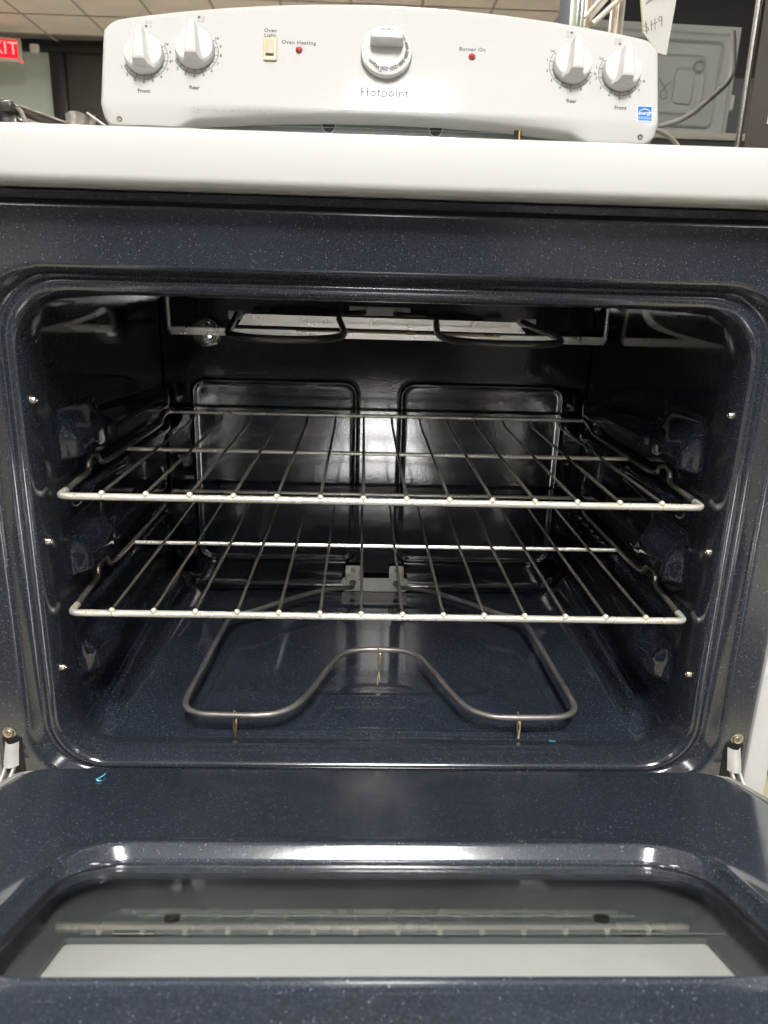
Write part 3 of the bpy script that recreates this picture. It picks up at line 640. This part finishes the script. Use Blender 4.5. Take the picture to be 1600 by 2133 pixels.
# burner knobs
def knob(x, v, rz, lab):
    Mk = BG @ T(x, v, .0015) @ RZ(rz)
    bm = bmesh.new(); n = 48
    rings = []
    for r, z, fl in [(.0250, 0, 0), (.0262, .0018, 0), (.0262, .0060, 0), (.0248, .0125, 0), (.0236, .0150, .5), (.0222, .0166, 1), (.0180, .0180, 1), (.0120, .0190, 1), (.004, .0195, 1)]:
        rings.append([bm.verts.new((r*math.cos(2*PI*j/n), r*math.sin(2*PI*j/n), z-fl*.0035*abs(math.cos(2*PI*j/n))**1.5*(r/.022))) for j in range(n)])
    for A, B in zip(rings, rings[1:]):
        for j in range(n): bm.faces.new((A[j], A[(j+1) % n], B[(j+1) % n], B[j]))
    bm.faces.new(rings[-1])
    K = fin("burner_knob", bm, M_plastic, RG, Mk, smooth=38); K["label"] = lab
    bm = bmesh.new()
    # tapering grip bar: wide and low at the lower end, narrow at the upper
    secs = []
    for y, w, h in ((-.0232, .0080, .0330), (-.021, .0080, .0345), (-.010, .0072, .0352), (.005, .0060, .0352), (.016, .0048, .0345), (.0222, .0036, .0325), (.0238, .0026, .029)):
        bw = w*1.75+.0015
        secs.append([(-bw, y*.97, .011), (-w*1.15, y, .021), (-w, y, h-.0018), (-w+.0018, y, h), (w-.0018, y, h), (w, y, h-.0018), (w*1.15, y, .021), (bw, y*.97, .011)])
    Vk = [[bm.verts.new(p) for p in s_] for s_ in secs]
    for A, B in zip(Vk, Vk[1:]):
        for j in range(len(A)-1): bm.faces.new((A[j], A[j+1], B[j+1], B[j]))
    bm.faces.new(Vk[0]); bm.faces.new(Vk[-1][::-1])
    fin("grip", bm, M_knobgrip, K, Mk, smooth=30)
    bm = bmesh.new(); box(bm, (0, .017, .0356), (.0006, .010, .0004)); 
    bm.free()
knob(-.3211, .0894, R(2), "leftmost burner knob"); knob(-.2540, .1000, R(1), "second burner knob from the left"); knob(.2569, .0985, R(-1), "burner knob left of the rightmost one"); knob(.3248, .0906, R(-2), "rightmost burner knob")
# thermostat knob
Mk = BG @ T(.0030, .1040, .0015)
bm = bmesh.new(); lathe(bm, [(.0320, 0), (.0345, .0035), (.0345, .0085), (.0338, .0105), (.0322, .0112), (.0215, .0150), (.0205, .0150), (.0190, .0136), (.0060, .0128), (.0002, .0127)], 64)
TK = fin("oven_knob", bm, M_plastic, RG, Mk, smooth=30)
bm = bmesh.new(); box(bm, (0, .0085, .0245), (.0450, .0115, .0250), bev=.0026, seg=3)
for v in bm.verts:
    f = (v.co.z-.012)/.03; v.co.x *= 1-.06*f; v.co.y += -.0045*f
fin("grip", bm, M_knobgrip, TK, Mk)
bm = bmesh.new()
for k, s in enumerate(("Warm", "200", "250", "300", "350", "400", "450", "500", "Broil", "Off")):
    a = R(237+27*k+(0 if k else -4))
    Mt = RZ(a-PI/2) @ T(0, .0272, .0139) @ RX(R(-19))
    text_bm(bm, s, .0066, Mt, .00006, bold=.00015)
    if 0 < k < 8:
        a2 = R(237+27*(k+.5)); Mt = RZ(a2-PI/2) @ T(0, .0272, .0139) @ RX(R(-19)); lathe(bm, [(.0008, 0), (.0008, .0002)], 8, Mt)
Mt = RZ(R(255)-PI/2) @ T(0, .0315, .0122); lathe(bm, [(.0012, 0), (.0012, .0002)], 8, Mt)
fin("temperature_marks", bm, M_print, TK, Mk, 0)
# light switch and lamps
bm = bmesh.new(); box(bm, (0, 0, .0015), (.0185, .0320, .0045), bev=.0016, seg=3)
for v in bm.verts:
    if v.co.z > .002 and abs(v.co.x) < .0068 and abs(v.co.y) < .013: v.co.z -= .0
SW = fin("light_switch", bm, M_bisque, RG, BG @ T(-.1540, .1062, .0004), 40)
bm = bmesh.new(); box(bm, (0, .0015, .0045), (.0108, .0205, .0036), bev=.0008, seg=2)
for v in bm.verts: v.co.z += (v.co.y-.0015)*-.10
fin("rocker", bm, M_bisque2, SW, BG @ T(-.1540, .1062, .0004), 40)
bm = bmesh.new(); box(bm, (0, -.0098, .0041), (.0108, .0012, .0006)); fin("rocker_gap", bm, M_dark, SW, BG @ T(-.1540, .1062, .0004), 0)
for xx, vv in ((-.1154, .1075), (.1200, .1072)):
    bm = bmesh.new(); lathe(bm, [(.0046, 0), (.0046, .0012), (.0038, .0016)], 24); L_ = fin("indicator_light", bm, M_redrim, RG, on(xx, vv, .0002))
    bm = bmesh.new(); lathe(bm, [(.0036, 0), (.0036, .0018), (.0029, .0032), (.0016, .0040), (.0003, .0042)], 20); fin("lens", bm, M_red, L_, on(xx, vv, .0002))
# energy sticker
sm_ = on(.3588, .0362, .0003)
bm = bmesh.new(); box(bm, (0, 0, 0), (.0215, .0225, .0002)); SK = fin("energy_sticker", bm, M_swhite, BGO, sm_, 0)
bm = bmesh.new(); box(bm, (0, 0, .0002), (.0188, .0198, .0002)); fin("blue_field", bm, M_sblue, SK, sm_, 0)
bm = bmesh.new(); tube(bm, [(-.0002+.0082*math.cos(a), -.001+.0072*math.sin(a), .0005) for a in [R(8)+R(165)*k/16 for k in range(17)]], [.0002+.0005*math.sin(PI*k/16) for k in range(17)], 6)
text_bm(bm, "energy", .0066, T(-.0005, .0004, .0005) @ RZ(R(3)), .0001, bold=.0001, shear=.35); fin("arc_and_script", bm, M_swhite, SK, sm_, 0)
bm = bmesh.new(); box(bm, (0, -.0062, .0004), (.0180, .0034, .0002)); fin("pale_band", bm, M_slight, SK, sm_, 0)
bm = bmesh.new(); text_bm(bm, "ENERGY STAR", .0026, T(0, -.0062, .0006), .0001); fin("small_lettering", bm, M_sblue, SK, sm_, 0)
# scuffs on the panel's lower lip
bm = bmesh.new()
for _ in range(110):
    x = random.gauss(-.215, .038); v = .0205+random.gauss(0, .0020)-.0006*abs(x+.2)/.04
    n_ = -.010*((.0275-v)/.020)**1.4; r = random.uniform(.0002, .00055)
    box(bm, (x, v, n_+.0001), (r*random.uniform(1, 2.2), r, .0003), M=None)
sc_ = fin("scuff_specks", bm, pmat("scuff_grey", (.17, .16, .15), .7), BGO, BG, 0); sc_["kind"] = "stuff"

# ================================================================== OVEN DOOR (part of the range)
AD = R(21); DM = T(0, -.04, -.1264) @ RX(-AD)
def dring(hw, v0, v1, r, w, rb=None): return [(x, -v, w) for x, v in rrect(-hw, hw, v0, v1, r, 12, (40, 30), rb)]
bm = bmesh.new()
prof = [(.3050, .0455, .4800, .020, -.034), (.3055, .0450, .4805, .020, -.006), (.3045, .0460, .4795, .020, -.0015), (.3020, .0485, .4770, .020, 0), (.3000, .0505, .4750, .020, 0), (.2200, .2085, .3955, .050, 0), (.2150, .2135, .3915, .047, 0), (.2085, .2205, .3880, .044, .0013), (.2055, .2240, .3860, .042, .0021), (.2040, .2258, .3850, .041, .0022), (.2029, .2270, .3842, .040, .0014), (.2020, .2281, .3833, .0395, -.0004), (.1994, .2312, .3806, .0385, -.0060), (.1985, .2322, .3796, .038, -.0080), (.1978, .2320, .3790, .038, -.0125), (.1978, .2320, .3790, .038, -.0150)]
loft(bm, [dring(*p) for p in prof]); DR_ = fin("oven_door", bm, M_door, RG, DM, smooth=50)
bm = bmesh.new(); P = rrect(-.2035, .2035, .226, .386, .040, 8, (4, 4))
A = [bm.verts.new((x, -v, -.0095)) for x, v in P]; B = [bm.verts.new((x, -v, -.0108)) for x, v in P]; bm.faces.new(A); bm.faces.new(B[::-1])
fin("glass_pane", bm, M_glass, DR_, DM, 0)
bm = bmesh.new(); loft(bm, [dring(.1985, .2312, .3795, .038, -.0085), dring(.1970, .2326, .3785, .037, -.0092)]); fin("window_gasket", bm, M_dark, DR_, DM)
# liner box below the glass
bm = bmesh.new()
loft(bm, [dring(.262, .205, .402, .012, -.0155), dring(.262, .205, .402, .010, -.0300), dring(.183, .2835, .401, .003, -.0300), dring(.183, .2835, .401, .003, -.0335)])
fin("door_liner", bm, M_liner, DR_, DM, 30)
bm = bmesh.new(); box(bm, *bx(-.176, .196, -.2815, -.2615, -.0298, -.0285), bev=.0005, seg=1); ls = fin("retainer_strip", bm, M_liner, DR_, DM)
bm = bmesh.new(); box(bm, *bx(-.150, .150, -.2612, -.2560, -.0298, -.0278), bev=.0008, seg=1); fin("retainer_lip", bm, M_linerl, DR_, DM)
for xx in (-.128, .128):
    bm = bmesh.new(); lathe(bm, [(.0045, 0), (.0045, .0022), (.003, .003)], 20); fin("dark_hole", bm, M_dark, DR_, DM @ T(xx, -.2655, -.0285))  # raised black disc drawn where the strip has a dark hole
for xx in (-.145, .146):
    bm = bmesh.new(); box(bm, (0, 0, 0), (.024, .0030, .0016), bev=.0006, seg=2); fin("retainer_clip", bm, pmat("clip_bright%d" % (xx > 0), (.9, .9, .88), .12, metal=1), DR_, DM @ T(xx, -.2826, -.0273))
bm = bmesh.new(); box(bm, *bx(-.184, .184, -.402, -.2830, -.0360, -.0338)); WP = fin("outer_panel", bm, M_frit, DR_, DM, 0)
bm = bmesh.new(); P = rrect(-.176, .176, .2885, .410, .045, 10, (4, 4), .075); A = [bm.verts.new((x, -v, -.0330)) for x, v in P]; B = [bm.verts.new((x, -v, -.0338)) for x, v in P]
bm.faces.new(A)
for i in range(len(P)): bm.faces.new((A[i], B[i], B[(i+1) % len(P)], A[(i+1) % len(P)]))
fin("dotted_centre", bm, M_frit2, WP, DM, 0)
bm = bmesh.new(); box(bm, *bx(-.3765, .3765, -.53, -.125, -.062, -.0375), bev=.006, seg=3); fin("door_skin", bm, M_white, DR_, DM)
for s in (-1, 1):
    bm = bmesh.new(); P = fillet([(s*.300, -.0445, -.010), (s*.3125, -.052, -.009), (s*.3135, -.12, -.009), (s*.3135, -.47, -.009)], .012, 6); tube(bm, P, .0058, 12, flat=(1.2, .9)); fin("side_trim", bm, M_taupe, DR_, DM)
    bm = bmesh.new(); tube(bm, [(s*.3074, -.058, -.0015), (s*.3074, -.47, -.0015)], .0011, 8); fin("trim_bead", bm, M_galv, DR_, DM)
# hinges
for s in (-1, 1):
    x = s*.3405
    bm = bmesh.new(); box(bm, *bx(x-.0085, x+.0085, -.0412, -.0404, -.147, -.1085)); HS = fin("hinge_slot", bm, M_dark, RG, None, 0)
    bm = bmesh.new()
    def hb(u, v):
        return (x+s*-.001+(u-.5)*(.0125+.0015*(1-v)), -.0425-.0050*math.sin(PI*min(1, u*1.0))-.0075*(1-v), -.1315+v*.0205)
    grid(bm, 8, 6, hb); fin("hinge_bracket", bm, M_galv, HS)
    for k, (dx, ex) in enumerate(((-.0040, .004), (.0035, .015))):
        bm = bmesh.new(); P = [(x+s*dx, -.046, -.129), (x+s*(dx+.001), -.054, -.137), (x+s*(dx+.004), -.066, -.146), (x+s*(ex+.004), -.095, -.160), (x+s*(ex+.006), -.13, -.165)]
        tube(bm, catmull(P, 4), .0019, 8, flat=(1.3, .8)); fin("hinge_arm", bm, M_galv, HS)
    fin("frame_screw", screw_bm(.0045, .0032), M_screw, RG, T(s*.3420, -.0402, -.1032) @ RX(PI/2))
# blue shreds of film
bm = bmesh.new(); MM = DM @ T(-.236, -.078, .0012)
tube(bm, [MM @ Vector((p[0]-.20*p[1], p[1]*.85, p[2])) for p in catmull([(.0046, .013, 0), (.0044, .007, .0005), (.0030, .001, .0004), (.0004, -.005, 0), (-.0006, -.009, .0004), (.0006, -.012, 0), (.0034, -.012, 0)], 4)], .0008, 6, flat=(.4, 1))
tag(fin("film_shred", bm, M_bluebit), "curled light blue shred of film lying on the open oven door", "film shred")
bm = bmesh.new(); tube(bm, [(.1800, .0210, -.1484), (.183, .0205, -.1483), (.1865, .0203, -.1484)], .0005, 6, flat=(.4, 1))
tag(fin("film_shred", bm, M_bluebit), "tiny pale blue shred lying at the front right of the oven floor", "film shred")

# ================================================================== RACKS (they slide out: things of their own)
def rack(z, label):
    t = empty("oven_rack", (0.001, 0, z), label, "oven rack", "wire racks inside the oven"); Mz = T(0.001, 0, z)
    hw = .2925
    # front rail and the two side rails
    bm = bmesh.new(); tube(bm, fillet([(-hw, .018, 0), (-hw, 0, 0), (hw, 0, 0), (hw, .018, 0)], .008, 5), .0033, 14); fin("front_rail", bm, M_rail, t, Mz)
    for s in (-1, 1):
        bm = bmesh.new(); P = [(s*.2925, .014, 0), (s*.2955, .07, .0), (s*.2965, .088, .001), (s*.2970, .094, .011), (s*.2965, .104, .014), (s*.2955, .116, .010), (s*.2945, .124, .002), (s*.2930, .16, 0), (s*.2925, .22, 0), (s*.2922, .338, 0), (s*.2920, .352, .003), (s*.2918, .372, .0095), (s*.2916, .3915, .0105)]
        tube(bm, catmull(P, 4), .0030, 10); fin("side_rail", bm, M_chrome, t, Mz)
    bm = bmesh.new(); tube(bm, [(-hw, .3925, .0102), (hw, .3925, .0102)], .0026, 10); fin("back_rail", bm, M_rail, t, Mz)
    bm = bmesh.new(); tube(bm, [(-hw+.0015, .202, -.0010), (hw-.0015, .202, -.0010)], .0024, 10); fin("middle_rail", bm, M_rail, t, Mz)
    bm = bmesh.new(); P = [(0, -.0005, .0042), (0, .010, .0036), (0, .20, .0030), (0, .35, .0030), (0, .368, .0035), (0, .382, .0070), (0, .3915, .0085)]
    tube(bm, P, .0016, 8); wm = None
    bm2 = bmesh.new(); bmesh.ops.create_uvsphere(bm2, u_segments=12, v_segments=8, radius=.0030)
    w0 = fin("wire", bm, M_chrome, t, Mz @ T(-6.5*.039, 0, 0)); n0 = fin("weld_nub", bm2, M_nub, w0, Mz @ T(-6.5*.039, -.0008, .0032))
    for i in range(1, 14):
        w = w0.copy(); C.objects.link(w); w.matrix_world = Mz @ T((i-6.5)*.039, 0, 0); 
        n_ = n0.copy(); C.objects.link(n_); n_.parent = w; n_.matrix_parent_inverse = (Mz @ T((i-6.5)*.039, 0, 0)).inverted(); n_.matrix_world = Mz @ T((i-6.5)*.039, -.0008, .0032)
    return t
rack(.114, "upper chrome wire rack, level with the bright reflection on the back wall")
rack(0.0, "lower chrome wire rack, hanging above the heating element")
